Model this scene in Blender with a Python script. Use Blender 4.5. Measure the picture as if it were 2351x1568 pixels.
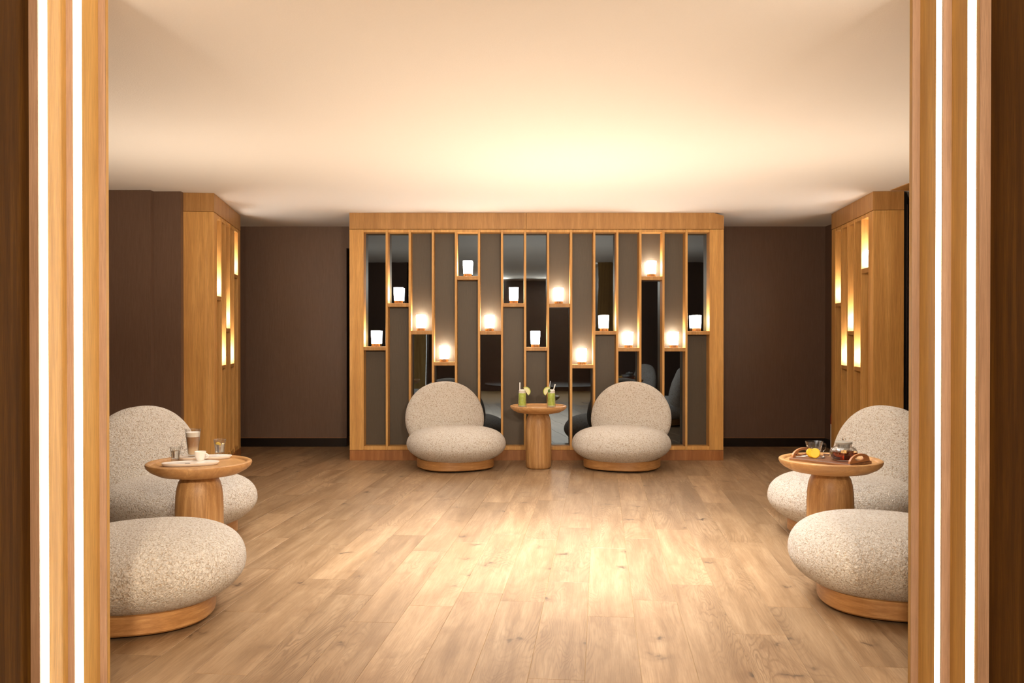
import bpy, bmesh, math, random
from mathutils import Vector, Matrix
random.seed(7)
sc = bpy.context.scene
for o in list(bpy.data.objects): bpy.data.objects.remove(o, do_unlink=True)
COL = sc.collection
PI = math.pi

# ------------------------------------------------------------------ camera, world, lights, exposure
F, CX, CY = 2050.0, 1175.5, 784.0
PITCH = math.atan(14/2050)
CAMH = 1.2127
CEIL = 2.4
cd = bpy.data.cameras.new('camera'); cam = bpy.data.objects.new('camera', cd); COL.objects.link(cam)
cd.sensor_width = 36; cd.lens = F/2351*36; cd.clip_start = 0.02; cd.clip_end = 60
cam.location = (0, 0, CAMH); cam.rotation_euler = (PI/2-PITCH, 0, 0)
sc.camera = cam

w = bpy.data.worlds.new('world'); sc.world = w; w.use_nodes = True
w.node_tree.nodes['Background'].inputs[0].default_value = (1.0, .80, .6, 1)
w.node_tree.nodes['Background'].inputs[1].default_value = .02

WARM = (1.0, .76, .50)
def area(name, loc, rot, size, power, color=WARM, shape='DISK', size_y=None, spread=PI):
    l = bpy.data.lights.new(name, 'AREA'); l.shape = shape; l.size = size
    if size_y: l.size_y = size_y
    l.energy = power; l.color = color; l.spread = spread
    o = bpy.data.objects.new(name, l); COL.objects.link(o); o.location = loc; o.rotation_euler = rot
    return o
SP = math.radians
UPC = (1.0, .81, .62)
area('fill_up_middle', (.45, 6.2, .6), (PI, 0, 0), 1.6, 23, UPC, spread=SP(174))  # added fill without a fixture, makes the bright patch on the ceiling
area('fill_up_left', (-2.3, 5.6, 1.0), (PI, 0, 0), 1.2, 8, UPC, spread=SP(170))  # added fill, no fixture, lifts the left ceiling and walls
area('fill_up_right', (2.4, 5.6, 1.0), (PI, 0, 0), 1.2, 6, UPC, spread=SP(170))  # added fill, no fixture, lifts the right ceiling and walls
area('fill_up_front', (.1, 4.2, .8), (PI, 0, 0), 2.0, 4.3, UPC, spread=SP(150))  # fixtureless fill added for the ceiling near the portal
area('fill_down_narrow', (.25, 4.9, 2.385), (0, 0, 0), 1.4, 27, color=(1, .96, .91), spread=SP(80))  # narrow fill added without a fixture, brightens the middle of the floor
area('fill_down_broad', (.1, 5.4, 2.385), (0, 0, 0), 3.6, 36, color=(1, .96, .90), spread=SP(130))  # broad fill added under the ceiling, no fixture, brightens floor and seats
area('fill_lobby', (-.46, -1.2, 2.3), (SP(84), 0, 0), .36, 75, color=(1, .81, .60), shape='RECTANGLE', size_y=.2)  # unseen fill added from the lobby side for camera-facing surfaces
area('fill_lobby', (1.0, -1.2, 2.3), (SP(84), 0, 0), .36, 75, color=(1, .81, .60), shape='RECTANGLE', size_y=.2)  # second added lobby fill, halves the jamb shadows of the first

sc.view_settings.view_transform = 'Standard'
sc.view_settings.look = 'None'
sc.view_settings.gamma = 1
sc.view_settings.use_curve_mapping = False
sc.view_settings.exposure = 0.74

# ------------------------------------------------------------------ camera calibration helpers (pixel of the photograph -> point in the room)
def ray(x, y):
    u, v = (x-CX)/F, (CY-y)/F
    return Vector((u, math.cos(PITCH)+v*math.sin(PITCH), -math.sin(PITCH)+v*math.cos(PITCH)))
def at_y(x, y, Y):
    d = ray(x, y); return Vector((0, 0, CAMH)) + d*(Y/d.y)
def at_z(x, y, z):
    d = ray(x, y); return Vector((0, 0, CAMH)) + d*((z-CAMH)/d.z)

# ------------------------------------------------------------------ materials
def new_mat(name):
    m = bpy.data.materials.new(name); m.use_nodes = True
    nt = m.node_tree; b = nt.nodes['Principled BSDF']
    return m, nt, b
class N:
    def __init__(s, nt): s.nt = nt
    def node(s, t, **kw):
        n = s.nt.nodes.new(t)
        for k, v in kw.items(): setattr(n, k, v)
        return n
    def link(s, a, b): s.nt.links.new(a, b)
    def coord(s, scale, rand=True, out='Object'):
        tc = s.node('ShaderNodeTexCoord'); mp = s.node('ShaderNodeMapping')
        mp.inputs['Scale'].default_value = scale
        src = tc.outputs[out]
        if rand:
            oi = s.node('ShaderNodeObjectInfo'); ml = s.node('ShaderNodeMath', operation='MULTIPLY'); ml.inputs[1].default_value = 37.0
            s.link(oi.outputs['Random'], ml.inputs[0])
            ad = s.node('ShaderNodeVectorMath', operation='ADD')
            s.link(src, ad.inputs[0]); s.link(ml.outputs[0], ad.inputs[1]); src = ad.outputs[0]
        s.link(src, mp.inputs['Vector']); return mp.outputs[0]
    def noise(s, vec, scale, detail=4, rough=.55, dist=0):
        n = s.node('ShaderNodeTexNoise'); n.inputs['Scale'].default_value = scale; n.inputs['Detail'].default_value = detail
        n.inputs['Roughness'].default_value = rough; n.inputs['Distortion'].default_value = dist
        s.link(vec, n.inputs['Vector']); return n.outputs['Fac']
    def math(s, op, a, b=None, c=None):
        n = s.node('ShaderNodeMath', operation=op)
        for i, v in enumerate((a, b, c)):
            if v is None: continue
            if isinstance(v, (int, float)): n.inputs[i].default_value = v
            else: s.link(v, n.inputs[i])
        return n.outputs[0]
    def ramp(s, fac, stops):
        n = s.node('ShaderNodeValToRGB'); cr = n.color_ramp
        while len(cr.elements) < len(stops): cr.elements.new(.5)
        for e, (p, c) in zip(cr.elements, stops):
            e.position = p; e.color = (c[0], c[1], c[2], 1) if not isinstance(c, (int, float)) else (c, c, c, 1)
        s.link(fac, n.inputs[0]); return n.outputs[0]
    def mix(s, fac, a, b, mode='MIX'):
        n = s.node('ShaderNodeMix', data_type='RGBA', blend_type=mode)
        if isinstance(fac, (int, float)): n.inputs[0].default_value = fac
        else: s.link(fac, n.inputs[0])
        for i, v in ((6, a), (7, b)):
            if isinstance(v, tuple): n.inputs[i].default_value = (*v, 1)
            else: s.link(v, n.inputs[i])
        return n.outputs[2]
    def bump(s, h, strength, dist, bsdf):
        n = s.node('ShaderNodeBump'); n.inputs['Strength'].default_value = strength; n.inputs['Distance'].default_value = dist
        s.link(h, n.inputs['Height']); s.link(n.outputs[0], bsdf.inputs['Normal'])

def plain(name, col, rough=.5, metal=0, spec=None, emit=None, estr=0):
    m, nt, b = new_mat(name); n = N(nt)
    # a faint procedural mottle keeps flat colours from looking dead
    v = n.coord((1, 1, 1)); f = n.noise(v, 35, 3)
    c = n.mix(f, tuple(x*.93 for x in col), tuple(min(1, x*1.07) for x in col))
    n.link(c, b.inputs['Base Color'])
    b.inputs['Roughness'].default_value = rough; b.inputs['Metallic'].default_value = metal
    if spec is not None: b.inputs['Specular IOR Level'].default_value = spec
    if emit: b.inputs['Emission Color'].default_value = (*emit, 1); b.inputs['Emission Strength'].default_value = estr
    return m

def wood(name, dark, mid, light, axis='Z', across=16, stretch=.05, rings=7, ringmix=.2, rough=.45, stave=0, tone=.12, bump=.15):
    """veneer: tonal streaks + contour-line grain + fine pores, all running along one axis"""
    m, nt, b = new_mat(name); n = N(nt)
    i = 'XYZH'.index(axis)
    def sv(a, l):
        if i == 3: return (l, l, a)      # grain running round a horizontal band
        v = [a, a, a]; v[i] = l; return tuple(v)
    v1 = n.coord(sv(1, stretch))
    streak = n.noise(v1, across, 5, .6)
    v2 = n.coord(sv(1, stretch*1.6)); big = n.noise(v2, across*.32, 2, .5, .3)
    cont = n.math('SINE', n.math('MULTIPLY', big, rings*6.283))
    cont = n.math('MULTIPLY_ADD', cont, .5, .5)
    v3 = n.coord(sv(1, stretch*.5)); pore = n.noise(v3, across*14, 3, .7)
    base = n.ramp(streak, [(.3, dark), (.52, mid), (.72, light)])
    base = n.mix(n.math('MULTIPLY', n.math('POWER', cont, 2.0), ringmix), base, dark)
    base = n.mix(n.math('MULTIPLY', n.ramp(pore, [(.42, 1.0), (.56, 0.0)]), .35), base, tuple(x*.62 for x in dark))
    if stave:
        v4 = n.coord(sv(stave, .02) if i != 3 else (stave, stave, .02)); st = n.node('ShaderNodeTexVoronoi', feature='F1'); n.link(v4, st.inputs['Vector']); st.inputs['Scale'].default_value = 1
        hs = n.node('ShaderNodeSeparateColor'); n.link(st.outputs['Color'], hs.inputs[0])
        base = n.mix(n.math('MULTIPLY', hs.outputs[0], .7), base, n.mix(.5, base, dark))
    oi = n.node('ShaderNodeObjectInfo')
    val = n.math('MULTIPLY_ADD', oi.outputs['Random'], tone, 1-tone/2)
    hsv = n.node('ShaderNodeHueSaturation'); n.link(val, hsv.inputs['Value']); n.link(base, hsv.inputs['Color'])
    n.link(hsv.outputs[0], b.inputs['Base Color'])
    b.inputs['Roughness'].default_value = rough
    n.bump(pore, bump, .002, b)
    return m

def floor_wood(name):
    m, nt, b = new_mat(name); n = N(nt)
    oi = n.node('ShaderNodeObjectInfo')
    va = n.coord((1, .15, 1)); big = n.noise(va, 5.0, 4, .38, .8)
    cont = n.math('MULTIPLY_ADD', n.math('SINE', n.math('MULTIPLY', big, 230.0)), .5, .5)
    mask = n.ramp(n.noise(n.coord((1, .25, 1)), 3.2, 2), [(.42, 0.0), (.62, 1.0)])
    vs = n.coord((1, .09, 1)); streak = n.noise(vs, 14, 5, .6, .4)
    vf = n.coord((1, .03, 1)); fine = n.noise(vf, 190, 3, .7)
    blot = n.noise(n.coord((1, .5, 1)), 6, 4, .6, .5)
    base = n.ramp(streak, [(.26, (.20, .12, .058)), (.5, (.33, .215, .118)), (.74, (.44, .305, .18))])
    base = n.mix(n.ramp(blot, [(.52, 0.0), (.75, .75)]), base, (.25, .15, .075))
    base = n.mix(n.math('MULTIPLY', n.math('MULTIPLY', n.math('POWER', cont, 3.0), mask), .5), base, (.13, .07, .03))
    base = n.mix(n.math('MULTIPLY', n.ramp(fine, [(.40, 1.0), (.58, 0.0)]), .3), base, (.17, .095, .042))
    # knots: sparse stretched dark spots with a soft halo
    kv = n.coord((1, .5, 1)); vo = n.node('ShaderNodeTexVoronoi', feature='F1'); vo.inputs['Scale'].default_value = 7.5
    kd = n.node('ShaderNodeVectorMath', operation='ADD'); wv = n.node('ShaderNodeTexNoise'); wv.inputs['Scale'].default_value = 20
    n.link(kv, wv.inputs['Vector']); sc_ = n.node('ShaderNodeVectorMath', operation='SCALE'); sc_.inputs[3].default_value = .09
    n.link(wv.outputs['Color'], sc_.inputs[0]); n.link(kv, kd.inputs[0]); n.link(sc_.outputs[0], kd.inputs[1])
    sq = n.node('ShaderNodeMapping'); sq.inputs['Scale'].default_value = (.55, 1.7, 1); n.link(kd.outputs[0], sq.inputs['Vector'])
    n.link(sq.outputs[0], vo.inputs['Vector'])
    sepc = n.node('ShaderNodeSeparateColor'); n.link(vo.outputs['Color'], sepc.inputs[0])
    on = n.math('GREATER_THAN', sepc.outputs[0], .52)
    halo = n.math('MULTIPLY', n.ramp(vo.outputs['Distance'], [(.02, 1.0), (.34, 0.0)]), on)
    core = n.math('MULTIPLY', n.ramp(vo.outputs['Distance'], [(.04, 1.0), (.14, 0.0)]), on)
    base = n.mix(n.math('MULTIPLY', halo, .5), base, (.14, .08, .04))
    base = n.mix(n.math('MULTIPLY', core, .8), base, (.04, .022, .012))
    val = n.math('MULTIPLY_ADD', oi.outputs['Random'], .26, .86)
    hsv = n.node('ShaderNodeHueSaturation'); n.link(val, hsv.inputs['Value']); n.link(base, hsv.inputs['Color'])
    n.link(hsv.outputs[0], b.inputs['Base Color'])
    b.inputs['Roughness'].default_value = .42; b.inputs['Specular IOR Level'].default_value = .4
    n.bump(fine, .12, .002, b)
    return m

def boucle(name):
    m, nt, b = new_mat(name); n = N(nt)
    v = n.coord((1, 1, 1), rand=False)
    wn = n.node('ShaderNodeTexNoise'); wn.inputs['Scale'].default_value = 45; n.link(v, wn.inputs['Vector'])
    s1 = n.node('ShaderNodeVectorMath', operation='SCALE'); s1.inputs[3].default_value = .022; n.link(wn.outputs['Color'], s1.inputs[0])
    a1 = n.node('ShaderNodeVectorMath', operation='ADD'); n.link(v, a1.inputs[0]); n.link(s1.outputs[0], a1.inputs[1])
    vo = n.node('ShaderNodeTexVoronoi', feature='SMOOTH_F1'); vo.inputs['Scale'].default_value = 140; vo.inputs['Smoothness'].default_value = .6
    n.link(a1.outputs[0], vo.inputs['Vector'])
    nz = n.noise(a1.outputs[0], 165, 4, .6, 1.0)
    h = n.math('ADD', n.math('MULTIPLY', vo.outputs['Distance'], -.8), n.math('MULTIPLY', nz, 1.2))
    c = n.ramp(h, [(.0, (.60, .49, .38)), (.07, (.80, .71, .60)), (.20, (.92, .86, .78)), (.5, (.96, .92, .86))])  # low stops paint brown shade into the crevices between the loops
    n.link(c, b.inputs['Base Color']); b.inputs['Roughness'].default_value = .95; b.inputs['Specular IOR Level'].default_value = .1
    b.inputs['Sheen Weight'].default_value = .2; b.inputs['Sheen Tint'].default_value = (1, .94, .85, 1)
    n.bump(h, 1.0, .010, b)
    return m

def wallpaper(name, c1, c2, rough=.5):
    m, nt, b = new_mat(name); n = N(nt)
    v = n.coord((1, 1, .05), rand=False); f = n.noise(v, 160, 4, .7)
    v2 = n.coord((1, 1, .6), rand=False); g = n.noise(v2, 3, 3)
    base = n.mix(f, c1, c2); base = n.mix(n.math('MULTIPLY', g, .25), base, c1)
    n.link(base, b.inputs['Base Color']); b.inputs['Roughness'].default_value = rough
    n.bump(f, .35, .003, b); return m

def glass(name, col=(1, 1, 1), ior=1.45, rough=0.0):
    m, nt, b = new_mat(name); n = N(nt)
    f = n.noise(n.coord((1, 1, 1)), 12, 2); n.link(n.mix(f, col, tuple(x*.985 for x in col)), b.inputs['Base Color'])
    b.inputs['Transmission Weight'].default_value = 1; b.inputs['Roughness'].default_value = rough; b.inputs['IOR'].default_value = ior
    return m
def thin_glass(name, col):
    """thin blown glass: straight-through transmission with a fresnel gloss"""
    m, nt, b = new_mat(name); n = N(nt)
    tr = n.node('ShaderNodeBsdfTransparent'); gl = n.node('ShaderNodeBsdfGlossy'); gl.inputs['Roughness'].default_value = .03
    f = n.noise(n.coord((1, 1, 1)), 14, 2); n.link(n.mix(f, col, tuple(x*.97 for x in col)), tr.inputs[0])
    lw = n.node('ShaderNodeLayerWeight'); lw.inputs['Blend'].default_value = .35
    k = n.math('MULTIPLY_ADD', n.math('POWER', lw.outputs['Facing'], 2.0), .75, .05)
    mx = n.node('ShaderNodeMixShader'); n.link(k, mx.inputs[0]); n.link(tr.outputs[0], mx.inputs[1]); n.link(gl.outputs[0], mx.inputs[2])
    n.link(mx.outputs[0], nt.nodes['Material Output'].inputs[0]); nt.nodes.remove(b)
    return m

M = {}
M['veneer'] = wood('oak_veneer', (.53, .265, .070), (.68, .37, .105), (.79, .46, .16), 'Z')
M['veneer_header'] = wood('oak_veneer_header', (.39, .19, .052), (.49, .255, .075), (.59, .325, .11), 'Z', across=22)
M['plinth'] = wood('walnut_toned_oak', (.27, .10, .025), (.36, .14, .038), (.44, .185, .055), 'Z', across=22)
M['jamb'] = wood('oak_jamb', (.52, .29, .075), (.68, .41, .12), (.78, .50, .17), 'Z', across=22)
M['jamb_right'] = wood('oak_jamb_shade_in_colour', (.32, .165, .035), (.43, .24, .055), (.52, .31, .08), 'Z', across=22)  # same oak, the dimmer light of the right side darkened into its colour
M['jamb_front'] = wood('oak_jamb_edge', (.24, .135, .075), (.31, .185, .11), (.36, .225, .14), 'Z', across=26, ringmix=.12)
M['dark_jamb'] = wood('dark_oak_panel', (.045, .017, .0012), (.075, .030, .002), (.115, .05, .004), 'Z', across=26, rough=.8)
M['dark_jamb'].node_tree.nodes['Principled BSDF'].inputs['Specular IOR Level'].default_value = .12
M['teak'] = wood('teak_block', (.33, .155, .05), (.56, .315, .12), (.72, .45, .20), 'Z', across=34, stretch=.05, rings=9, ringmix=.42, rough=.40, stave=22, tone=.08, bump=.3)
M['teak_top'] = wood('teak_disc', (.42, .21, .075), (.60, .335, .13), (.71, .43, .19), 'X', across=30, stretch=.09, rings=9, ringmix=.5, rough=.38, stave=11, tone=.08, bump=.3)
M['teak_base'] = wood('teak_plinth', (.36, .165, .05), (.52, .27, .095), (.66, .38, .15), 'H', across=60, stretch=.10, rings=7, ringmix=.4, rough=.4, stave=4, tone=.1, bump=.3)
M['plank'] = floor_wood('oak_plank')
M['joint'] = plain('plank_joint', (.46, .31, .16), .6)
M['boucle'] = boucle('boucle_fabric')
M['brown_wall'] = wallpaper('brown_wallcovering', (.110, .062, .040), (.20, .122, .084), .46)
M['panel'] = wallpaper('taupe_back_panel', (.070, .053, .034), (.092, .070, .047), .42)
M['ceiling'] = wallpaper('ceiling_plaster', (.83, .80, .76), (.88, .85, .81), .9)
M['black'] = plain('black_paint', (.004, .0035, .0035), .5, spec=.1)
M['base_dark'] = plain('black_baseboard', (.010, .006, .005), .3)
M['mirror'], _nt, _b = new_mat('smoked_mirror')
_n = N(_nt); _f = _n.noise(_n.coord((1, 1, 1)), 2.2, 1)
_n.link(_n.mix(_f, (.11, .14, .175), (.12, .15, .185)), _b.inputs['Base Color']); _b.inputs['Metallic'].default_value = 1; _b.inputs['Roughness'].default_value = .015
_n.bump(_n.noise(_n.coord((1, 1, .12), rand=True), 5, 1), .06, .02, _b)
M['shade'] = plain('lit_opal_glass', (.95, .93, .9), .3, emit=(1.0, .94, .85), estr=21)
M['lamp_base'] = wood('striped_lamp_base', (.10, .05, .02), (.38, .19, .065), (.58, .33, .12), 'Z', across=75, rough=.3)
M['led'] = plain('led_diffuser', (.95, .93, .9), .4, emit=(1.0, .90, .74), estr=7)
M['china'] = plain('white_china', (.86, .82, .77), .15)
M['glass'] = thin_glass('clear_glass', (.96, .96, .95))
M['water'] = glass('water', (.98, .99, 1), 1.33)
M['tea'] = glass('red_tea', (.50, .055, .008), 1.33)
M['coffee'], _nt, _b = new_mat('latte_layers'); _n = N(_nt)
_sep = _n.node('ShaderNodeSeparateXYZ'); _n.link(_n.coord((1, 1, 1), rand=False), _sep.inputs[0])
_zz = _n.math('ADD', _n.math('MULTIPLY', _sep.outputs[2], 10), _n.math('MULTIPLY', _n.noise(_n.coord((1, 1, 1)), 60, 3), .08))
_n.link(_n.ramp(_zz, [(.10, (.78, .60, .40)), (.42, (.72, .50, .29)), (.60, (.45, .255, .12)), (.95, (.40, .22, .11))]), _b.inputs['Base Color']); _b.inputs['Roughness'].default_value = .3
M['espresso'] = plain('espresso', (.10, .04, .015), .15)
M['foam'] = plain('milk_foam', (.90, .85, .79), .6)
M['green'], _nt, _b = new_mat('green_juice'); _n = N(_nt)
_g = _n.noise(_n.coord((1, 1, .6)), 70, 3)
_n.link(_n.ramp(_g, [(.3, (.42, .55, .08)), (.7, (.64, .76, .20))]), _b.inputs['Base Color']); _b.inputs['Roughness'].default_value = .25
M['ice'] = plain('crushed_ice', (.72, .74, .50), .3)
M['straw'] = plain('white_straw', (.85, .83, .80), .4)
M['clear_straw'] = plain('blue_grey_straw', (.45, .48, .52), .25)
M['rind'] = plain('lime_rind', (.52, .60, .10), .4)
M['pulp'] = plain('lime_pulp', (.82, .84, .52), .35)
M['mint'] = plain('mint_leaf', (.10, .22, .04), .5)
M['coaster'] = plain('black_coaster', (.02, .018, .015), .5)
M['leather'] = plain('brown_leather', (.16, .065, .03), .45)
M['tray_wood'] = wood('tray_edge_wood', (.20, .09, .035), (.34, .16, .07), (.46, .24, .11), 'X', across=40)
M['handle_leather'] = plain('tan_handle', (.44, .19, .07), .4)
M['rivet'] = plain('dark_rivet', (.04, .02, .015), .3, metal=.7)
M['steel'] = plain('polished_steel', (.75, .74, .72), .15, metal=1)
M['lid'] = plain('grey_lid_ring', (.36, .35, .31), .3)
M['lemon'] = plain('lemon_flesh', (.90, .62, .06), .4)
M['lemon_rind'] = plain('lemon_rind', (.88, .50, .02), .4)
M['paper'] = plain('white_paper', (.80, .74, .68), .6)
M['brown_print'] = plain('brown_print', (.16, .07, .05), .6)
M['dark_print'] = plain('black_print', (.02, .02, .018), .5)
M['red'] = plain('red_enamel', (.45, .02, .015), .3)

# ------------------------------------------------------------------ mesh helpers
def finish(name, bm, mat, parent=None, smooth=False, loc=None):
    bmesh.ops.recalc_face_normals(bm, faces=bm.faces[:])
    me = bpy.data.meshes.new(name); bm.to_mesh(me); bm.free()
    if mat is not None:
        for x in (mat if isinstance(mat, (list, tuple)) else [mat]): me.materials.append(x)
    if smooth:
        for p in me.polygons: p.use_smooth = True
    return link(name, me, parent, loc)
def link(name, me, parent=None, loc=None):
    o = bpy.data.objects.new(name, me); COL.objects.link(o)
    if parent is not None: o.parent = parent
    if loc is not None: o.location = loc
    return o
def box_into(bm, x0, x1, y0, y1, z0, z1, bevel=0):
    r = bmesh.ops.create_cube(bm, size=1)
    for v in r['verts']: v.co = Vector(((x0+x1)/2+v.co.x*(x1-x0), (y0+y1)/2+v.co.y*(y1-y0), (z0+z1)/2+v.co.z*(z1-z0)))
    if bevel:
        es = list({e for v in r['verts'] for e in v.link_edges})
        bmesh.ops.bevel(bm, geom=es, offset=bevel, segments=1, affect='EDGES')
def box(name, x0, x1, y0, y1, z0, z1, mat, parent=None, bevel=.0015, centre=True):
    """box mesh; its origin sits at its own centre so that the grain differs from piece to piece"""
    bm = bmesh.new()
    c = Vector(((x0+x1)/2, (y0+y1)/2, (z0+z1)/2)) if centre else Vector((0, 0, 0))
    box_into(bm, x0-c.x, x1-c.x, y0-c.y, y1-c.y, z0-c.z, z1-c.z, bevel)
    return finish(name, bm, mat, parent, loc=c)
def lathe_into(bm, prof, seg=32, cap0=True, cap1=True, sx=1, sy=1, mi=0):
    rings = []
    for r, z in prof:
        if r < 1e-6: rings.append([bm.verts.new((0, 0, z))])
        else: rings.append([bm.verts.new((r*sx*math.cos(2*PI*i/seg), r*sy*math.sin(2*PI*i/seg), z)) for i in range(seg)])
    for a, b in zip(rings, rings[1:]):
        for i in range(seg):
            j = (i+1) % seg
            if len(a) == 1 and len(b) == 1: continue
            if len(a) == 1: f = bm.faces.new((a[0], b[j], b[i]))
            elif len(b) == 1: f = bm.faces.new((a[i], a[j], b[0]))
            else: f = bm.faces.new((a[i], a[j], b[j], b[i]))
            f.material_index = mi
    if cap0 and len(rings[0]) > 1: bm.faces.new(rings[0][::-1])
    if cap1 and len(rings[-1]) > 1: bm.faces.new(rings[-1])
def lathe(name, prof, mat, parent=None, seg=32, loc=None, sx=1, sy=1, cap=True):
    bm = bmesh.new(); lathe_into(bm, prof, seg, cap, cap, sx, sy)
    o = finish(name, bm, mat, parent, True, loc); edge_split(o); return o
def edge_split(o, ang=40):
    me = o.data
    bm = bmesh.new(); bm.from_mesh(me)
    for e in bm.edges:
        if len(e.link_faces) == 2 and e.calc_face_angle(0) > math.radians(ang): e.smooth = False
    bm.to_mesh(me); bm.free()
def tube_into(bm, pts, r, seg=8):
    pts = [Vector(p) for p in pts]; rings = []
    for i, p in enumerate(pts):
        d = (pts[min(i+1, len(pts)-1)]-pts[max(i-1, 0)]).normalized()
        a = d.cross(Vector((0, 0, 1)) if abs(d.z) < .9 else Vector((1, 0, 0))).normalized(); b = d.cross(a)
        rr = r[i] if isinstance(r, (list, tuple)) else r
        rings.append([bm.verts.new(p+a*rr*math.cos(2*PI*k/seg)+b*rr*math.sin(2*PI*k/seg)) for k in range(seg)])
    for A, B in zip(rings, rings[1:]):
        for k in range(seg): bm.faces.new((A[k], A[(k+1) % seg], B[(k+1) % seg], B[k]))
    bm.faces.new(rings[0][::-1]); bm.faces.new(rings[-1])
def tube(name, pts, r, mat, parent=None, seg=8):
    bm = bmesh.new(); tube_into(bm, pts, r, seg); return finish(name, bm, mat, parent, True)
def prism_into(bm, pts, y0, y1, mi=0):
    """outline in x,z extruded along y"""
    a = [bm.verts.new((x, y0, z)) for x, z in pts]; b = [bm.verts.new((x, y1, z)) for x, z in pts]
    fs = [bm.faces.new(a), bm.faces.new(b[::-1])]
    for i in range(len(pts)): fs.append(bm.faces.new((a[i], b[i], b[(i+1) % len(pts)], a[(i+1) % len(pts)])))
    for f in fs: f.material_index = mi
def ring_plate_into(bm, outer, inner, y0, y1):
    n = len(outer)
    V = [[bm.verts.new((x, y, z)) for x, z in L] for y in (y0, y1) for L in (outer, inner)]
    for i in range(n):
        j = (i+1) % n
        bm.faces.new((V[0][i], V[0][j], V[1][j], V[1][i])); bm.faces.new((V[2][i], V[3][i], V[3][j], V[2][j]))
        bm.faces.new((V[0][i], V[2][i], V[2][j], V[0][j])); bm.faces.new((V[1][i], V[1][j], V[3][j], V[3][i]))
def tag(o, label, cat, group=None, kind=None):
    o['label'] = label; o['category'] = cat
    if group: o['group'] = group
    if kind: o['kind'] = kind
    return o
def thing(name, label, cat, loc=(0, 0, 0), rz=0, group=None, kind=None):
    o = bpy.data.objects.new(name, None); COL.objects.link(o); o.location = loc; o.rotation_euler = (0, 0, rz)
    o.empty_display_size = .1
    return tag(o, label, cat, group, kind)
def dup(root, loc, rz, label, group=None):
    r = root.copy(); COL.objects.link(r); r.location = loc; r.rotation_euler = (0, 0, rz); r['label'] = label
    if group: r['group'] = group
    def rec(src, dst):
        for ch in src.children:
            c = ch.copy(); COL.objects.link(c); c.parent = dst; rec(ch, c)
    rec(root, r); return r
def spow(v, e): return math.copysign(abs(v)**e, v)

# ------------------------------------------------------------------ the room shell
def slab(name, x0, x1, y0, y1, z0, z1, mat, label, cat, parent=None):
    o = box(name, x0, x1, y0, y1, z0, z1, mat, parent, bevel=0)
    if parent is None: tag(o, label, cat, kind='structure')
    return o
flo = slab('floor', -4.6, 4.6, -2.0, 10.9, -.06, -.002, M['joint'], 'light oak plank floor running through the lounge', 'floor')
slab('ceiling', -4.6, 4.6, -2.0, 10.9, CEIL, CEIL+.08, M['ceiling'], 'plain cream plastered ceiling lit from below', 'ceiling')

YB = 9.74
xdoor = at_y(795.5, 700, YB).x; zlint = at_y(795, 570, YB).z
wb = thing('wall_back', 'dark brown wallcovered wall behind the central lamp display', 'wall', (0, YB, 0), kind='structure')
def wpart(name, x0, x1, y0, y1, z0, z1, mat, parent):   # world coordinates, parent may be offset
    p = parent.location
    return box(name, x0-p.x, x1-p.x, y0-p.y, y1-p.y, z0-p.z, z1-p.z, mat, parent, bevel=0)
wpart('wall_panel', -3.3, xdoor, YB, YB+.12, 0, CEIL, M['brown_wall'], wb)
wpart('wall_panel', 0.4, 4.4, YB, YB+.12, 0, CEIL, M['brown_wall'], wb)
wpart('lintel', xdoor, .4, YB, YB+.12, zlint, CEIL, M['brown_wall'], wb)
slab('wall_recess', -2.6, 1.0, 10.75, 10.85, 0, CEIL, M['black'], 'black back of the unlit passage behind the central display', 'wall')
# baseboards
b0 = thing('baseboard_back', 'glossy black baseboard along the foot of the back wall', 'baseboard', (0, YB, 0), kind='structure')
for x0, x1 in ((-3.0, xdoor), (.4, 3.415)):
    wpart('skirting_board', x0, x1, YB-.014, YB, 0, .092, M['base_dark'], b0)
    wpart('top_bead', x0, x1, YB-.006, YB, .092, .097, M['plinth'], b0)
# right side wall behind the right display
tag(box('wall_right', 3.415, 3.53, 7.62, YB, 0, CEIL, M['brown_wall'], bevel=0), 'dark brown side wall behind the right lamp display', 'wall', kind='structure')
br = thing('baseboard_right', 'black baseboard at the foot of the right side wall', 'baseboard', (3.415, 9, 0), kind='structure')
wpart('skirting_board', 3.401, 3.415, 7.7, YB-.014, 0, .092, M['base_dark'], br)
# left: front-facing wall with a pilaster, then the mass behind the left display
YL = 7.37
xl = at_y(420.5, 600, 7.42).x
wl = thing('wall_left', 'dark brown front-facing wall left of the left lamp display', 'wall', (-3, YL, 0), kind='structure')
wpart('wall_panel', -4.5, xl, YL, YL+.12, 0, CEIL, M['brown_wall'], wl)
xp = at_y(345.5, 600, 7.30).x
wpart('pilaster', -4.5, xp, YL-.07, YL, 0, CEIL, M['brown_wall'], wl)
wpart('side_mass', -4.5, -2.97, YL+.12, YB, 0, CEIL, M['brown_wall'], wl)
tag(box('wall_west', -4.42, -4.3, 3.06, YL, 0, CEIL, M['brown_wall'], bevel=0), 'dark brown left flank wall hidden behind the left jamb', 'wall', kind='structure')
tag(box('wall_east', 4.2, 4.32, 3.06, 9.7, 0, CEIL, M['brown_wall'], bevel=0), 'dark brown right flank wall hidden behind the right jamb', 'wall', kind='structure')
# brown ceiling panel and black glass door at the right edge
tag(box('trim_3', 3.09, 4.2, 6.0, 7.30, CEIL-.006, CEIL-.0005, M['veneer_header'], bevel=0), 'brown wood ceiling panel beside the right jamb', 'panel', kind='structure')
dr = thing('door_1', 'black glass door leaf right of the right lamp display', 'door', (3.25, 7.36, 0), math.radians(63), kind='structure')
box('door_leaf', 0, 1.1, 0, .04, 0, 2.385, M['black'], dr, bevel=0)
box('steel_strip', .045, .051, -.004, .0, 0, 2.3, M['rivet'], dr, bevel=0)

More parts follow.
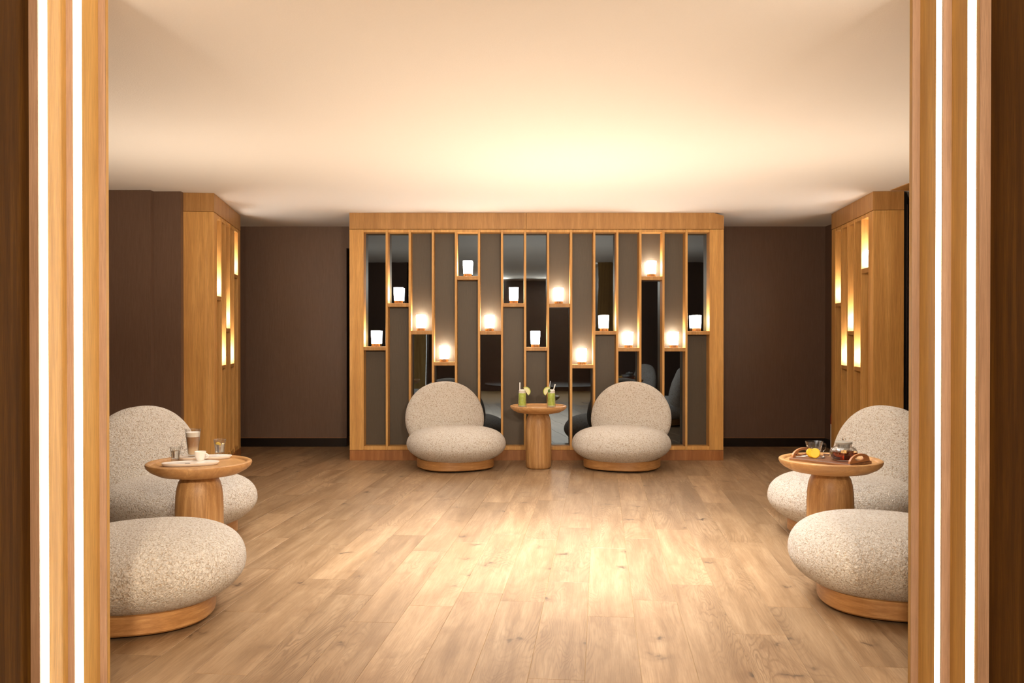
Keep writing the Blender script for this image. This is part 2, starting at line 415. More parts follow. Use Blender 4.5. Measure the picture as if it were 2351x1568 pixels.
# floor planks
PA = math.radians(5.65); PD = Vector((math.sin(PA), math.cos(PA))); PX = Vector((math.cos(PA), -math.sin(PA)))
PW, PL = .2, 1.25
ref = Vector((.256, 3.134))
def plank_mesh(wd, ln):
    bm = bmesh.new(); h = .002; c = .0012
    a, b = wd/2-.0006, ln/2-.0006
    lo = [bm.verts.new((x, y, -h)) for x, y in ((-a, -b), (a, -b), (a, b), (-a, b))]
    mi = [bm.verts.new((x, y, h-.0010)) for x, y in ((-a, -b), (a, -b), (a, b), (-a, b))]
    hi = [bm.verts.new((x, y, h)) for x, y in ((-a+c, -b+c), (a-c, -b+c), (a-c, b-c), (-a+c, b-c))]
    for A, B in ((lo, mi), (mi, hi)):
        for i in range(4): bm.faces.new((A[i], A[(i+1) % 4], B[(i+1) % 4], B[i]))
    bm.faces.new(hi); bm.faces.new(lo[::-1])
    bmesh.ops.recalc_face_normals(bm, faces=bm.faces[:])
    me = bpy.data.meshes.new('plank'); bm.to_mesh(me); bm.free(); me.materials.append(M['plank']); return me
pm = plank_mesh(PW, PL)
known = {0: (1355, 1415), -1: (1300, 1336), 1: (1500, 1379), 2: (1585, 1343), -2: (1200, 1381), 3: (1650, 1281), -3: (1160, 1226), -5: (900, 1430), -6: (800, 1365), -4: (1010, 1392)}
fz = .058/2
for k in range(-23, 23):
    if k in known:
        p = at_z(*known[k], 0); s0 = (Vector((p.x, p.y))-ref).dot(PD)
    else: s0 = (k*.437 % 1)*PL
    for j in range(-6, 8):
        c = ref + PX*(k+.5)*PW + PD*(s0+(j+.5)*PL)
        if c.y < 1.6 or c.y > 10.2 or abs(c.x) > 4.1: continue
        if abs(c.x) > .60*c.y+.95: continue
        o = bpy.data.objects.new('plank', pm); COL.objects.link(o); o.parent = flo
        o.location = (c.x-flo.location.x, c.y-flo.location.y, 0-flo.location.z-.0018); o.rotation_euler = (0, 0, -PA)

# ------------------------------------------------------------------ the portal (two stepped jambs with light strips) in the foreground
def jamb(name, label, side, front, rev, leds, y0):
    """front: [(x_outer, x_inner, y)], rev: [(x, y_a, y_b)]"""
    t = thing(name, label, 'door jamb', (side*1.45, 2.72, 0), kind='structure')
    for (xo, xi, y), (x, ya, yb) in zip(front, rev):
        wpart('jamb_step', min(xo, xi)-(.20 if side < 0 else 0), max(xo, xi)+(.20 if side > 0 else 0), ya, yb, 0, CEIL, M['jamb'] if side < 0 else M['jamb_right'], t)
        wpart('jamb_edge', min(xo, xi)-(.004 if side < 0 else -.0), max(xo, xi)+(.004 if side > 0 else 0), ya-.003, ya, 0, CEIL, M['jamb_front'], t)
    return t
zl = 0
XL = lambda px, Y: (px-CX)*Y/F
Y1, Y2, Y3 = 2.72, 2.892, 3.070
tl = jamb('trim_1', 'left oak doorway jamb stepped in with two white light strips', -1,
     [(XL(69, Y1), XL(90, Y1), Y1), (XL(154, Y2), XL(170, Y2), Y2), (XL(229, Y3), XL(244.5, Y3), Y3)],
     [(XL(90, Y1), Y1, Y2), (XL(170, Y2), Y2, Y3), (XL(244.5, Y3), Y3, Y3+.02)], None, 2)
for x, pa, pb in ((XL(90, Y1), 95.5, 114.5), (XL(170, Y2), 174, 193)):
    ya, yb = (x)/((pa-CX)/F), (x)/((pb-CX)/F)
    wpart('light_strip', x-.002, x+.012, ya, yb-.012*yb, 0, CEIL, M['led'], tl)
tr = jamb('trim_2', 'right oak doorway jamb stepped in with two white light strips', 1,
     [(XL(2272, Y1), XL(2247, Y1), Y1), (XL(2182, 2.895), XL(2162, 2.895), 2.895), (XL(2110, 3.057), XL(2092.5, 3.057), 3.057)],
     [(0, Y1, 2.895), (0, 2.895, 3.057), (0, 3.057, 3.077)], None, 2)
for x, pa, pb in ((XL(2247, Y1), 2239, 2220), (XL(2162, 2.895), 2160, 2148)):
    ya, yb = (x)/((pa-CX)/F), (x)/((pb-CX)/F)
    wpart('light_strip', x-.0008, x+.002, ya, yb, 0, CEIL, M['led'], tr)
xa, xb = XL(69, Y1), XL(2272, Y1)
wpart('dark_panel', xa-.1, xa, 1.7, Y1-.003, 0, CEIL, M['dark_jamb'], tl)
wpart('dark_panel', xb, xb+.1, 1.7, Y1-.003, 0, CEIL, M['dark_jamb'], tr)
# wall that holds the portal, and the dark lobby behind the camera
wf = thing('wall_front', 'brown wall around the lit doorway seen only in the mirrors', 'wall', (0, 3.1, 0), kind='structure')
wpart('wall_panel', -4.5, xa-.2, 2.75, 3.06, 0, CEIL, M['brown_wall'], wf)
wpart('wall_panel', xb+.2, 4.4, 2.75, 3.06, 0, CEIL, M['brown_wall'], wf)
tag(box('wall_lobby', -3.2, 3.2, -1.95, -1.85, 0, CEIL, M['brown_wall'], bevel=0), 'dark brown lobby wall far in front of the doorway', 'wall', kind='structure')
for s, nm in ((-1, 'wall_lobby_left'), (1, 'wall_lobby_right')):
    x0, x1 = sorted((s*2.2, s*2.3))
    tag(box(nm, x0, x1, -1.85, 2.75, 0, CEIL, M['brown_wall'], bevel=0), 'dark brown lobby side wall on the %s, before the doorway' % ('left' if s < 0 else 'right'), 'wall', kind='structure')

# ------------------------------------------------------------------ lamps
def make_lamp(label, group):
    t = thing('table_lamp', label, 'lamp', group=group)
    lathe('lamp_base', [(.0, 0), (.040, 0), (.0415, .002), (.0415, .026), (.040, .028), (0, .028)], M['lamp_base'], t, 28)
    lathe('lamp_shade', [(.0, .028), (.041, .028), (.0425, .034), (.0468, .140), (.0472, .150), (.046, .155), (.043, .1555), (.0415, .152), (0, .1515)], M['shade'], t, 28)
    return t
lamp0 = None

# ------------------------------------------------------------------ lamp display units
def display(label, origin, xdir, L, n, posts, div, shelves, kinds, depth, zhead, ztop_rail, zplinth, splits=(), notch=None, niche=.14):
    """local x runs along the face, local y goes back into the unit"""
    ang = math.atan2(xdir[1], xdir[0])
    t = thing('lamp_display', label, 'display unit', (*origin, 0), ang)
    pl, pr = posts
    box('post', 0, pl, 0, depth, zplinth, zhead, M['veneer'], t)
    box('post', L-pr, L, 0, depth, zplinth, zhead, M['veneer'], t)
    cuts = [0, *splits, L]
    for a, b in zip(cuts, cuts[1:]):
        if notch and b == L:
            bm = bmesh.new(); c = (a+b)/2
            prism_into(bm, [(a+.0012-c, zhead+.003), (b-c, zhead+.003), (b-c, CEIL-.0005-notch[1]), (b-notch[0]-c, CEIL-.0005), (a+.0012-c, CEIL-.0005)], -.003, depth)
            finish('header_board', bm, M['veneer_header'], t, loc=(c, 0, 0))
        else: box('header_board', a, b-(.0012 if b != L else 0), -.003, depth, zhead+.003, CEIL-.0005, M['veneer_header'], t)
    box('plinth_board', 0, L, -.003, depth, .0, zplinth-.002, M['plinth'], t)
    pitch = (L-pl-pr)/n
    # every bay is lined by its own top and bottom rail
    for i in range(n):
        x0 = pl+i*pitch + (div/2 if i else 0); x1 = pl+(i+1)*pitch - (div/2 if i < n-1 else 0)
        box('top_rail', x0, x1, .004, niche, ztop_rail, zhead, M['veneer'], t)
        box('bottom_rail', x0, x1, .004, niche, zplinth, zplinth+.035, M['veneer'], t)
        if i: box('divider', x0-div, x0, 0, niche, zplinth, zhead, M['veneer'], t)
        zs, th = shelves[i]
        box('shelf', x0, x1, .002, niche, zs-th, zs, M['veneer_header'], t)
        up, lo = kinds[i]
        for k, a, b in ((up, zs, ztop_rail), (lo, zplinth+.035, zs-th)):
            box('mirror_pane' if k == 'm' else 'back_panel', x0, x1, niche, niche+.012, a, b, M['mirror'] if k == 'm' else M['panel'], t, bevel=0)
    box('carcass_back', pl, L-pr, niche+.0125, depth, zplinth, zhead, M['black'], t, bevel=0)
    return t, pitch, ang
def put_lamp(t, ang, xl, z, label, group, yl=.078):
    global lamp0
    p = Vector((t.location.x, t.location.y, 0)) + Vector((math.cos(ang), math.sin(ang), 0))*xl + Vector((-math.sin(ang), math.cos(ang), 0))*yl
    p.z = z
    if lamp0 is None:
        lamp0 = make_lamp(label, group); lamp0.location = p; lamp0.rotation_euler = (0, 0, ang); return lamp0
    return dup(lamp0, p, ang, label, group)

YU = 8.65
zy = lambda y, Y=YU: at_y(CX, y, Y).z
x_l, x_r = at_y(802.5, 784, YU).x, at_y(1661.3, 784, YU).x
Lb = x_r-x_l
pl_b = at_y(835, 784, YU).x-x_l; pr_b = x_r-at_y(1629, 784, YU).x
sh_px = [796, 696, 759.5, 831, 634, 760, 696, 797, 697, 837.5, 760, 798.5, 634.5, 798.5, 760]
sh_b = [(zy(y), zy(y)-zy(y+8.3)) for y in sh_px]
ab = {1: 'mb', 2: 'mb', 3: 'bm', 4: 'bm', 5: 'mb', 6: 'bm', 7: 'mb', 8: 'mb', 9: 'bm', 10: 'bm', 11: 'mb', 12: 'bm', 13: 'bm', 14: 'bm', 15: 'mb'}
# which bays are mirrored above / below their shelf
unit_b, pitch_b, ang_b = display('wide oak lamp display of fifteen narrow bays on the back wall', (x_l, YU), (1, 0), Lb, 15, (pl_b, pr_b), .0215,
    sh_b, [ab[i+1] for i in range(15)], .32, zy(526.5), zy(533), zy(1033), splits=(at_y(1208, 500, YU).x-x_l,), notch=(.10, .03))
order = ['first', 'second', 'third', 'fourth', 'fifth', 'sixth', 'seventh', 'eighth', 'ninth', 'tenth', 'eleventh', 'twelfth', 'thirteenth', 'fourteenth', 'fifteenth']
lamp_px = [863, 915, 966.5, 1019.5, 1074, 1124, 1179.5, 1229, 1282.5, 1336, 1387, 1442.5, 1495.5, 1547, 1599]
for i in range(15):
    backing = 'smoked mirror' if ab[i+1][0] == 'm' else 'taupe panel'
    put_lamp(unit_b, ang_b, at_y(lamp_px[i], 784, YU+.078).x-x_l, sh_b[i][0],
             'lit white cylinder lamp before %s in %s bay from left of back display' % (backing, order[i]), 'lamps on the back display')

def side_unit(label, near, far, near_is_left, shelf_px, ledge):
    n_, f_ = Vector(near), Vector(far)
    a, b = (n_, f_) if near_is_left else (f_, n_)
    L = (b-a).length; d = (b-a)/L
    pitch = L*.2225/1.39; post = (L-5*pitch)/2
    sh = []
    for i in range(5):
        c = a+d*(post+(i+.5)*pitch); y0, y1 = shelf_px[i]
        sh.append((at_y(CX, y0, c.y).z, max(.028, at_y(CX, y0, c.y).z-at_y(CX, y1, c.y).z)))
    return display(label, a, d, L, 5, (post, post), .0215, sh, ledge, .245, zy(526.5)+.004, zy(533), zy(1033)), sh, pitch, post
(unit_l, _, ang_l), sh_l, pi_l, po_l = side_unit('oak lamp display of five bays angled on the left wall', (at_y(491.5, 784, 7.46).x, 7.46), (at_y(552, 784, 8.84).x, 8.84), True,
    [(680, 690), (838, 846), (753.5, 762), (834.5, 843), (630, 638)], ['mb', 'bm', 'mb', 'bm', 'mb'])
(unit_r, _, ang_r), sh_r, pi_r, po_r = side_unit('oak lamp display of five bays angled on the right wall', (at_y(2004, 784, 7.37).x, 7.37), (at_y(1909, 784, 8.74).x, 8.74), False,
    [(695.5, 704), (838.5, 847.5), (760, 769), (842, 851.5), (615.5, 627)], ['mb', 'bm', 'mb', 'bm', 'mb'])
for i in range(5):
    put_lamp(unit_l, ang_l, po_l+(i+.5)*pi_l, sh_l[i][0], 'lit white cylinder lamp in %s bay from the front of left display' % order[i], 'lamps on the left display')
    put_lamp(unit_r, ang_r, po_r+(i+.5)*pi_r, sh_r[i][0], 'lit white cylinder lamp in %s bay from the back of right display' % order[i], 'lamps on the right display')

# ------------------------------------------------------------------ lounge chairs
def blob(bm, fx, nu=44, nv=72):
    rows = []
    for i in range(nu+1):
        u = -PI/2+PI*i/nu
        if i in (0, nu): rows.append([bm.verts.new(fx(u, 0))])
        else: rows.append([bm.verts.new(fx(u, 2*PI*j/nv)) for j in range(nv)])
    for a, b in zip(rows, rows[1:]):
        for j in range(nv):
            k = (j+1) % nv
            if len(a) == 1: bm.faces.new((a[0], b[k], b[j]))
            elif len(b) == 1: bm.faces.new((a[j], a[k], b[0]))
            else: bm.faces.new((a[j], a[k], b[k], b[j]))
def make_chair(label, group):
    t = thing('lounge_chair', label, 'armless chair', group=group)
    def seat(u, v):
        su, cu = spow(math.sin(u), .86), abs(math.cos(u))**.62
        tap = 1-.16*max(0, -su)**1.5
        r = cu*tap
        x = .444*r*spow(math.cos(v), .88); y = .435*r*spow(math.sin(v), .88)-.03
        z = .217+.166*su
        z += .012*(y/.43)*max(0, su)*-1
        return (x, y, z)
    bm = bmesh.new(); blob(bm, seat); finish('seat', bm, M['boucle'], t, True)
    tilt = math.radians(9)
    def back(u, v):
        # u along height, v around
        su, cu = spow(math.sin(u), .95), abs(math.cos(u))**.90
        wid = .388*(1-.07*su)
        x = wid*cu*spow(math.cos(v), .9); y = .125*cu**.62*spow(math.sin(v), .85)
        z = .455+.325*su
        y2 = y*math.cos(tilt)+(z-.3)*math.sin(tilt); z2 = .3+(z-.3)*math.cos(tilt)-y*math.sin(tilt)
        return (x, .245+y2, z2)
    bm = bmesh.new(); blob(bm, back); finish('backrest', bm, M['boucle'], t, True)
    bm = bmesh.new()
    rings = []
    for off, z in ((-.008, .014), (0, .022), (0, .095), (-.02, .10)):
        rings.append([bm.verts.new(((.342+off)*spow(math.cos(q), .82), (.325+off)*spow(math.sin(q), .82)-.01, z)) for q in [2*PI*i/64 for i in range(64)]])
    for A, B in zip(rings, rings[1:]):
        for i in range(64): bm.faces.new((A[i], A[(i+1) % 64], B[(i+1) % 64], B[i]))
    bm.faces.new(rings[0][::-1]); bm.faces.new(rings[-1])
    o = finish('wooden_base', bm, M['teak_base'], t, True); edge_split(o)
    lathe('glide_foot', [(0, .0), (.30, .0), (.30, .0145), (0, .0145)], M['black'], t, 40)
    return t
R = math.radians
ch = make_chair('cream boucle chair left of the drinks table, before the back display', 'cream boucle lounge chairs')
ch.location = ((1045-CX)*8.22/F, 8.19, 0); ch.rotation_euler = (0, 0, R(24))
dup(ch, ((1428-CX)*8.22/F, 8.19, 0), R(-24), 'cream boucle chair right of the drinks table, before the back display')
dup(ch, (-2.03, 5.37, 0), R(60), 'cream boucle chair behind the coffee table at left, backrest in view')
dup(ch, (-1.635, 3.86, 0), R(105), 'cream boucle chair in the left foreground, cut by the left jamb')
dup(ch, (2.05, 5.42, 0), R(-66), 'cream boucle chair behind the tea table at right, backrest in view')
dup(ch, (1.737, 4.045, 0), R(-105), 'cream boucle chair in the right foreground, cut by the right jamb')

# ------------------------------------------------------------------ side tables
ZD = .5605   # dish floor of the table tops
def make_table(label, group):
    t = thing('side_table', label, 'table', group=group)
    lathe('table_leg', [(0, 0), (.098, 0), (.108, .006), (.114, .02), (.117, .06), (.1185, .2), (.1175, .34), (.115, .40), (.110, .44), (.102, .47), (.090, .492), (.084, .505), (0, .505)], M['teak'], t, 48)
    lathe('tabletop', [(0, .503), (.145, .503), (.196, .512), (.233, .531), (.252, .548), (.258, .562), (.2565, .570), (.250, .5735), (.238, .5725), (.231, .568), (.227, .5615), (.223, ZD), (0, ZD)], M['teak_top'], t, 72)
    return t
tabs = {}
tb = make_table('round wooden pedestal table with two green drinks, between the back chairs', 'round wooden pedestal tables')
tb.location = (.242, 8.16, 0); tb.rotation_euler = (0, 0, .3)
TL = (-1.588, 4.53); TR = (1.652, 4.63)
dup(tb, (*TL, 0), 2.2, 'round wooden pedestal table with coffee cups at left')
dup(tb, (*TR, 0), -.5, 'round wooden pedestal table with tea tray at right')

# ------------------------------------------------------------------ green drinks on the back table
def half_disc_into(bm, r0, r1, y0, y1, a0=0, a1=PI, n=14, mi=0):
    pts = [(r1*math.cos(a0+(a1-a0)*i/n), r1*math.sin(a0+(a1-a0)*i/n)) for i in range(n+1)]
    if r0 > 0: pts += [(r0*math.cos(a1-(a1-a0)*i/n), r0*math.sin(a1-(a1-a0)*i/n)) for i in range(n+1)]
    prism_into(bm, pts, y0, y1, mi)
def tumbler(r0, r1, h, t=.002, tb=.006, seg=28):
    return [(0, 0), (r0-.001, 0), (r0, .002), (r1, h-.001), (r1-t/2, h), (r1-t, h-.001), (r0-t+.0, tb+.002), (r0-t-.002, tb), (0, tb)]
def drink(px, label, side):
    p = at_z(px, 934.5, ZD+.004)
    tag(lathe('coaster', [(0, 0), (.043, 0), (.043, .0035), (0, .0035)], M['coaster'], None, 28, (p.x, p.y, ZD+.0002)), 'thin black coaster under the %s green drink' % ('left' if side > 0 else 'right'), 'coaster', 'black coasters on the back table')
    t = thing('green_drink', label, 'drink', (p.x, p.y, ZD+.004), group='green drinks on the back table')
    lathe('tumbler', tumbler(.0395, .033, .150), M['glass'], t, 28)
    lathe('crushed_ice', [(0, .0065), (.0365, .0065), (.0362, .016), (0, .016)], M['ice'], t, 24)
    lathe('juice', [(0, .0165), (.0362, .0165), (.0325, .1265), (0, .1265)], M['green'], t, 24)
    lathe('foam', [(0, .127), (.0322, .127), (.0305, .151), (.026, .157), (.015, .159), (0, .160)], M['foam'], t, 24)
    bm = bmesh.new(); half_disc_into(bm, .0, .0265, -.004, .004, n=16)
    wd = finish('lime_wedge', bm, M['pulp'], t)
    bm = bmesh.new(); half_disc_into(bm, .0265, .030, -.0042, .0042, n=16); finish('lime_rind', bm, M['rind'], wd)
    wd.scale = (1.4, 1, 1.4); wd.location = (side*.033, -.018, .142); wd.rotation_euler = (R(12), -side*R(-58) if side > 0 else R(-58), 0)
    if side > 0:
        tube('straw', [(-.022, .0, .10), (-.0215, 0, .17), (-.021, 0, .223)], .0048, M['straw'], t)
    else:
        tube('straw', [(.012, .0, .12), (.024, 0, .17), (.034, 0, .207)], .0048, M['straw'], t)
        s2 = tube('straw', [(-.018, .006, .10), (-.016, .006, .19), (-.008, .006, .236)], .0035, M['clear_straw'], t); s2['label'] = 'grey bent straw'
        bm = bmesh.new()
        V = [bm.verts.new(c) for c in ((0, 0, .0), (.013, -.004, .008), (.011, -.006, .022), (0, -.008, .038), (-.011, -.006, .022), (-.012, -.004, .009), (0, .0, .018))]
        for i in range(6): bm.faces.new((V[6], V[i], V[(i+1) % 6]))
        r_ = bmesh.ops.extrude_face_region(bm, geom=bm.faces[:])
        for v in [g for g in r_['geom'] if isinstance(g, bmesh.types.BMVert)]: v.co.y += .0015
        o = finish('mint_leaf', bm, M['mint'], t); o.location = (-.022, -.026, .130)
    return t
drink(1199, 'left green iced drink with white straw and lime wedge', 1)
drink(1266, 'right green iced drink with two straws, lime wedge and mint leaf', -1)

# ------------------------------------------------------------------ coffee on the left table
def plate(px, py, rz, label, name='oval_plate'):
    p = at_z(px, py, ZD+.012)
    t = thing(name, label, 'plate', (p.x, p.y, ZD), rz, 'oval white plates on the left table')
    a, b = .138, .060
    bm = bmesh.new(); rings = []
    for f, z in ((.78, 0), (.86, .0012), (1.0, .0135), (.992, .0160), (.95, .0160), (.88, .0138), (.3, .0134)):
        rings.append([bm.verts.new(((a-b+b*f)*spow(math.cos(q), .9), b*f*math.sin(q)*1.0, z)) for q in [2*PI*i/56 for i in range(56)]])
    for A, B in zip(rings, rings[1:]):
        for i in range(56): bm.faces.new((A[i], A[(i+1) % 56], B[(i+1) % 56], B[i]))
    bm.faces.new(rings[0][::-1]); bm.faces.new(rings[-1])
    o = finish('plate_body', bm, M['china'], t, True); edge_split(o, 50)
    bm = bmesh.new()   # printed half-round emblem with rays
    half_disc_into(bm, .0, .0035, 0, .0004, n=8)
    half_disc_into(bm, .0115, .0125, 0, .0004, n=14)
    for k in range(9):
        a0 = PI*(k+.22)/9; half_disc_into(bm, .0048, .0105, 0, .0004, a0, a0+PI*.56/9, 2)
    e = finish('emblem', bm, M['dark_print'], t); e.rotation_euler = (R(90), 0, 0); e.location = (-.012, -.034, .0143); e.scale = (1, 3.2, 1)
    e['label'] = 'black half-round sun emblem'
    return t, p
RZP = R(16)
p1, q1 = plate(437.5, 1062.5, RZP, 'oval white plate with espresso cup and short water glass, front of left table')
p2, q2 = plate(470, 1048.5, RZP, 'oval white plate under the latte glass, rear of left table')
zp = ZD+.0138
def handle_pts(x0, z0, z1, out, n=9):
    return [(x0+out*math.sin(PI*i/(n-1))**.8, 0, z0+(z1-z0)*i/(n-1)) for i in range(n)]
# espresso cup
c = at_z(460, 1057.5, zp)
cup = thing('espresso_cup', 'white espresso cup on the front oval plate', 'cup', (c.x, c.y, zp), R(-8))
lathe('cup_body', [(0, 0), (.0165, 0), (.018, .003), (.024, .016), (.0278, .036), (.0285, .047), (.0276, .0475), (.0262, .046), (.0225, .018), (.016, .006), (0, .005)], M['china'], cup, 32)
tube('cup_handle', handle_pts(.0255, .012, .038, .020), .0034, M['china'], cup)
lathe('coffee', [(0, .036), (.0258, .036), (.0260, .0385), (0, .0385)], M['espresso'], cup, 24)
def water_glass(px, py, r0, r1, h, label, lemon=False):
    c = at_z(px, py, zp)
    t = thing('water_glass', label, 'glass', (c.x, c.y, zp), group='water glasses on the left table')
    prof = [(0, 0), (r0-.001, 0), (r0, .002), (r0*1.02, h*.35), ((r0+r1)*.5, h*.72), (r1, h-.001), (r1-.0008, h), (r1-.0016, h-.001), ((r0+r1)*.5-.0018, h*.72), (r0*1.02-.002, h*.35), (r0-.0025, .010), (0, .009)]
    bm = bmesh.new(); lathe_into(bm, prof, 24)
    for v in bm.verts:   # fluted lower wall
        rr = math.hypot(v.co.x, v.co.y)
        if rr > r0*.8 and v.co.z < h*.85:
            k = 1+.022*math.cos(12*math.atan2(v.co.y, v.co.x)); v.co.x *= k; v.co.y *= k
    finish('glass_body', bm, M['glass'], t, True)
    lathe('water', [(0, .0105), (r0-.0045, .0112), (r0*1.02-.0042, h*.35), ((r0+r1)*.5-.0042, h*.70), (0, h*.70)], M['water'], t, 24)
    if lemon:
        bm = bmesh.new(); half_disc_into(bm, 0, .014, -.0015, .0015, n=12); o = finish('lemon_slice', bm, M['lemon'], t); o.location = (-.006, -.008, h*.66); o.rotation_euler = (R(20), R(15), 0)
    return t
water_glass(403, 1058, .0215, .0285, .072, 'short clear water glass on the front oval plate')
water_glass(504.5, 1042.5, .0245, .033, .080, 'clear fluted water glass with lemon on the rear oval plate', True)
# latte
c = at_z(443, 1047.5, zp)
la = thing('latte_glass', 'tall glass of layered latte with milk foam on rear plate', 'drink', (c.x, c.y, zp), R(195))
lathe('glass_body', [(0, 0), (.024, 0), (.0255, .003), (.0265, .012), (.0405, .143), (.0402, .1445), (.0388, .143), (.0248, .014), (.020, .009), (0, .008)], M['glass'], la, 32)
lathe('latte', [(0, .0095), (.0205, .0105), (.0243, .0155), (.0340, .1035), (0, .1035)], M['coffee'], la, 28)
lathe('milk_foam', [(0, .104), (.0340, .104), (.0365, .127), (.034, .129), (0, .130)], M['foam'], la, 28)
tube('glass_handle', [(.031, 0, .040), (.042, 0, .036), (.052, 0, .042), (.056, 0, .060), (.054, 0, .080), (.046, 0, .090), (.036, 0, .088)], .0032, M['glass'], la)

# ------------------------------------------------------------------ tea tray on the right table
fl_, fr_, br_ = (at_z(x, y, ZD+.012) for x, y in ((1812, 1051), (1953, 1067.5), (2001.5, 1058.5)))
tc_ = (fl_+br_)/2; tang = math.atan2((fr_-fl_).y, (fr_-fl_).x)
hl, hw = (fr_-fl_).length/2, (br_-fr_).length/2
tray = thing('serving_tray', 'brown leather tray with two tan arched handles on right table', 'tray', (tc_.x, tc_.y, ZD+.0005), tang)
box('tray_board', -hl, hl, -hw, hw, 0, .011, M['tray_wood'], tray, bevel=.001)
box('leather_top', -hl+.003, hl-.003, -hw+.003, hw-.003, .0111, .0132, M['leather'], tray, bevel=.0008)
outer = [(.098*math.cos(q), .044*max(0, math.sin(q))**.9) for q in [2*PI*i/40 for i in range(40)]]
inner = [(.048*math.cos(q), .021+.0115*math.sin(q)) for q in [2*PI*i/40 for i in range(40)]]
for s in (-1, 1):
    bm = bmesh.new(); ring_plate_into(bm, outer, inner, -.005, .005)
    h = finish('tray_handle', bm, M['handle_leather'], tray); h.location = (s*(hl-.012), 0, .0133); h.rotation_euler = (0, 0, R(90))
    for k in (-1, 1):
        bm = bmesh.new(); bmesh.ops.create_uvsphere(bm, u_segments=10, v_segments=6, radius=.004)
        finish('rivet', bm, M['rivet'], h, True, (k*.068, -.005*s*-1 if s < 0 else .005, .014))
        bm = bmesh.new(); bmesh.ops.create_uvsphere(bm, u_segments=10, v_segments=6, radius=.004)
        finish('rivet', bm, M['rivet'], h, True, (k*.068, -.005 if s > 0 else .005, .014)) if False else bm.free()
zt = ZD+.0138
# glass cup
c = at_z(1869, 1046, zt)
gc = thing('glass_cup', 'empty clear glass tea cup with square handle on the tray', 'cup', (c.x, c.y, zt), R(10))
lathe('cup_body', [(0, 0), (.027, 0), (.0285, .002), (.031, .012), (.0455, .075), (.0453, .0762), (.0437, .075), (.029, .013), (.025, .008), (0, .007)], M['glass'], gc, 36)
tube('cup_handle', [(.040, 0, .061), (.060, 0, .061), (.066, 0, .058), (.066, 0, .050), (.060, 0, .030), (.054, 0, .022), (.046, 0, .020), (.034, 0, .024)], .0038, M['glass'], gc)
# teapot
c = at_z(1937, 1056, zt)
tp = thing('teapot', 'glass teapot of red tea with grey lid on the tray', 'teapot', (c.x, c.y, zt), R(30))
lathe('pot_body', [(0, 0), (.045, 0), (.053, .003), (.064, .016), (.069, .032), (.068, .046), (.060, .060), (.046, .068), (.040, .071), (.0385, .084), (.0365, .084), (.038, .070), (.045, .066), (.058, .058), (.066, .046), (.067, .032), (.062, .017), (.051, .005), (.044, .0025), (0, .0025)], M['glass'], tp, 44)
lathe('tea', [(0, .0035), (.043, .0035), (.050, .006), (.061, .0175), (.0655, .032), (.0652, .043), (0, .043)], M['tea'], tp, 40)
li = lathe('lid', [(0, .084), (.041, .084), (.0425, .088), (.041, .0935), (.036, .0955), (0, .097)], M['lid'], tp, 36)
lathe('lid_knob', [(0, .0965), (.006, .0965), (.005, .101), (.010, .106), (.0085, .112), (0, .113)], M['water'], li, 20)
lathe('infuser', [(0, .028), (.026, .028), (.028, .032), (.030, .083), (.0285, .083), (.0265, .033), (0, .030)], M['glass'], tp, 28)
tube('spout', [(.060, .0, .040), (.076, 0, .050), (.084, 0, .062)], [.011, .008, .006], M['glass'], tp, 12)
tube('pot_handle', [(-.056, 0, .060), (-.078, 0, .062), (-.090, 0, .050), (-.088, 0, .032), (-.076, 0, .020), (-.062, 0, .018)], .005, M['glass'], tp, 10)
# lemon slices with a pick, spoon, sugar packets, dark biscuit
for k, (px, py, rz, ry, lab, r) in enumerate(((1862, 1051, 20, 30, 'yellow lemon slice at left of the pair before the glass cup', .026), (1871.5, 1052, -35, 14, 'yellow lemon slice leaning at right before the glass cup', .026))):
    c = at_z(px, py, zt)
    t = thing('lemon_slice', lab, 'lemon slice', (c.x, c.y, zt), R(rz), 'lemon slices on the tray')
    tl_ = R(ry)
    bm = bmesh.new(); lathe_into(bm, [(0, -.005), (r-.003, -.005), (r-.003, .005), (0, .005)], 22)
    bmesh.ops.rotate(bm, verts=bm.verts[:], cent=(0, 0, 0), matrix=Matrix.Rotation(R(90)-tl_, 3, 'X')); bmesh.ops.translate(bm, verts=bm.verts[:], vec=(0, 0, r*math.cos(tl_)+.004*math.sin(tl_)))
    finish('flesh', bm, M['lemon'], t, False)
    bm = bmesh.new(); lathe_into(bm, [(r-.0029, -.0055), (r, -.004), (r, .004), (r-.0029, .0055)], 22, False, False)
    bmesh.ops.rotate(bm, verts=bm.verts[:], cent=(0, 0, 0), matrix=Matrix.Rotation(R(90)-tl_, 3, 'X')); bmesh.ops.translate(bm, verts=bm.verts[:], vec=(0, 0, r*math.cos(tl_)+.004*math.sin(tl_)))
    finish('rind', bm, M['lemon_rind'], t, False)
    if k == 0:
        tube('pick', [(.006, -.008, .034), (-.014, -.010, .052), (-.034, -.010, .066)], .0012, M['steel'], t, 6)
c = at_z(1889, 1051.5, zt)
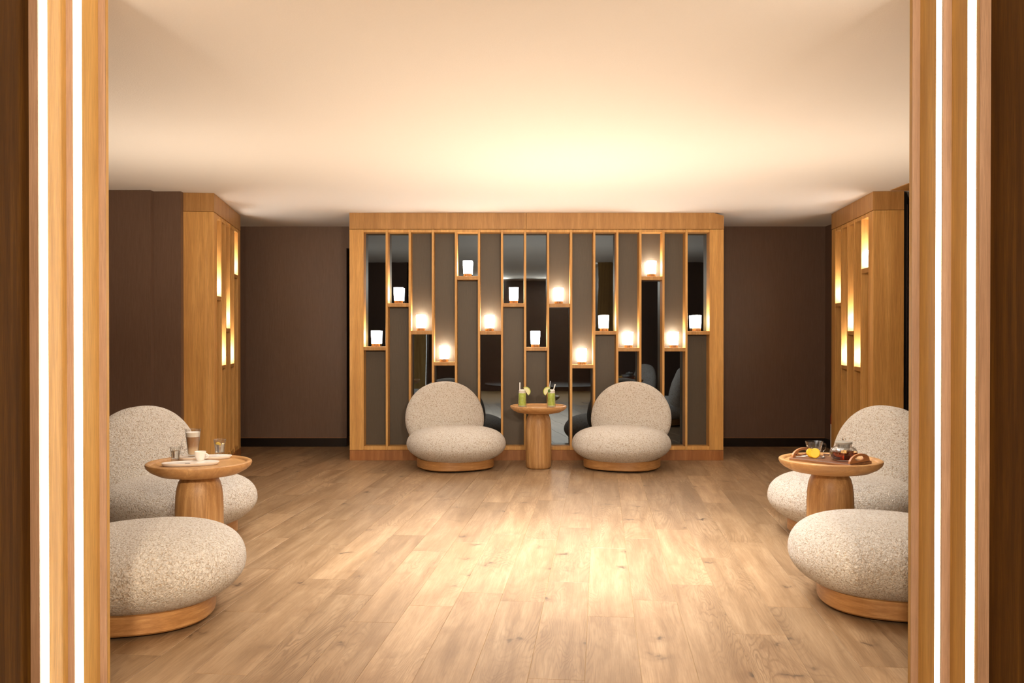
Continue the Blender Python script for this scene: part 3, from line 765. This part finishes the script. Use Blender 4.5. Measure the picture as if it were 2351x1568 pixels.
sp = thing('teaspoon', 'small polished steel teaspoon lying on the tray', 'spoon', (c.x, c.y, zt), R(62))
bm = bmesh.new(); lathe_into(bm, [(0, .0012), (.008, .0018), (.0135, .004), (.015, .0062), (.0145, .0066), (.013, .0048), (.008, .003), (0, .0024)], 22, sy=.7)
finish('spoon_bowl', bm, M['steel'], sp, True)
tube('spoon_handle', [(.013, 0, .0052), (.03, 0, .008), (.055, 0, .0065)], [.0016, .0014, .0026], M['steel'], sp)
for k, (px, py, rz, lab) in enumerate(((1835, 1048.5, 12, 'left printed sugar packet on the tray, by the rear handle'), (1847, 1046.5, -8, 'printed sugar packet on the tray partly behind the glass cup'))):
    c = at_z(px, py, zt)
    t = thing('sugar_packet', lab, 'packet', (c.x, c.y, zt), R(rz), 'sugar packets on the tray')
    bm = bmesh.new(); box_into(bm, -.030, .030, -.019, .019, 0, .0042, .0016); finish('sachet', bm, M['paper'], t)
    box('printed_band', -.012, .010, -.014, .014, .0043, .0047, M['brown_print'], t, bevel=0)
c = at_z(1897.5, 1045.5, zt)
t = thing('biscuit', 'small dark wrapped biscuit on the tray near the teapot', 'biscuit', (c.x, c.y, zt), R(-20))
bm = bmesh.new(); box_into(bm, -.016, .016, -.010, .010, 0, .007, .0022); finish('biscuit_body', bm, M['brown_print'], t)
bm = bmesh.new(); box_into(bm, -.0155, .0155, -.003, .003, .0071, .0078, .0002); finish('wrapper_seam', bm, M['espresso'], t)

# ------------------------------------------------------------------ fire extinguisher, a sliver beside the right display
fe = thing('fire_extinguisher', 'red fire extinguisher sliver left of the right lamp display', 'extinguisher', (3.334, 9.18, 0))
lathe('cylinder', [(0, 0), (.051, 0), (.055, .01), (.055, .36), (.05, .40), (.035, .43), (.025, .44), (0, .44)], M['red'], fe, 28)
lathe('paper_label', [(.0552, .05), (.0560, .05), (.0560, .30), (.0552, .30)], M['paper'], fe, 28, cap=False)
lathe('valve', [(0, .44), (.018, .44), (.018, .47), (.03, .475), (.03, .49), (0, .49)], M['black'], fe, 18)
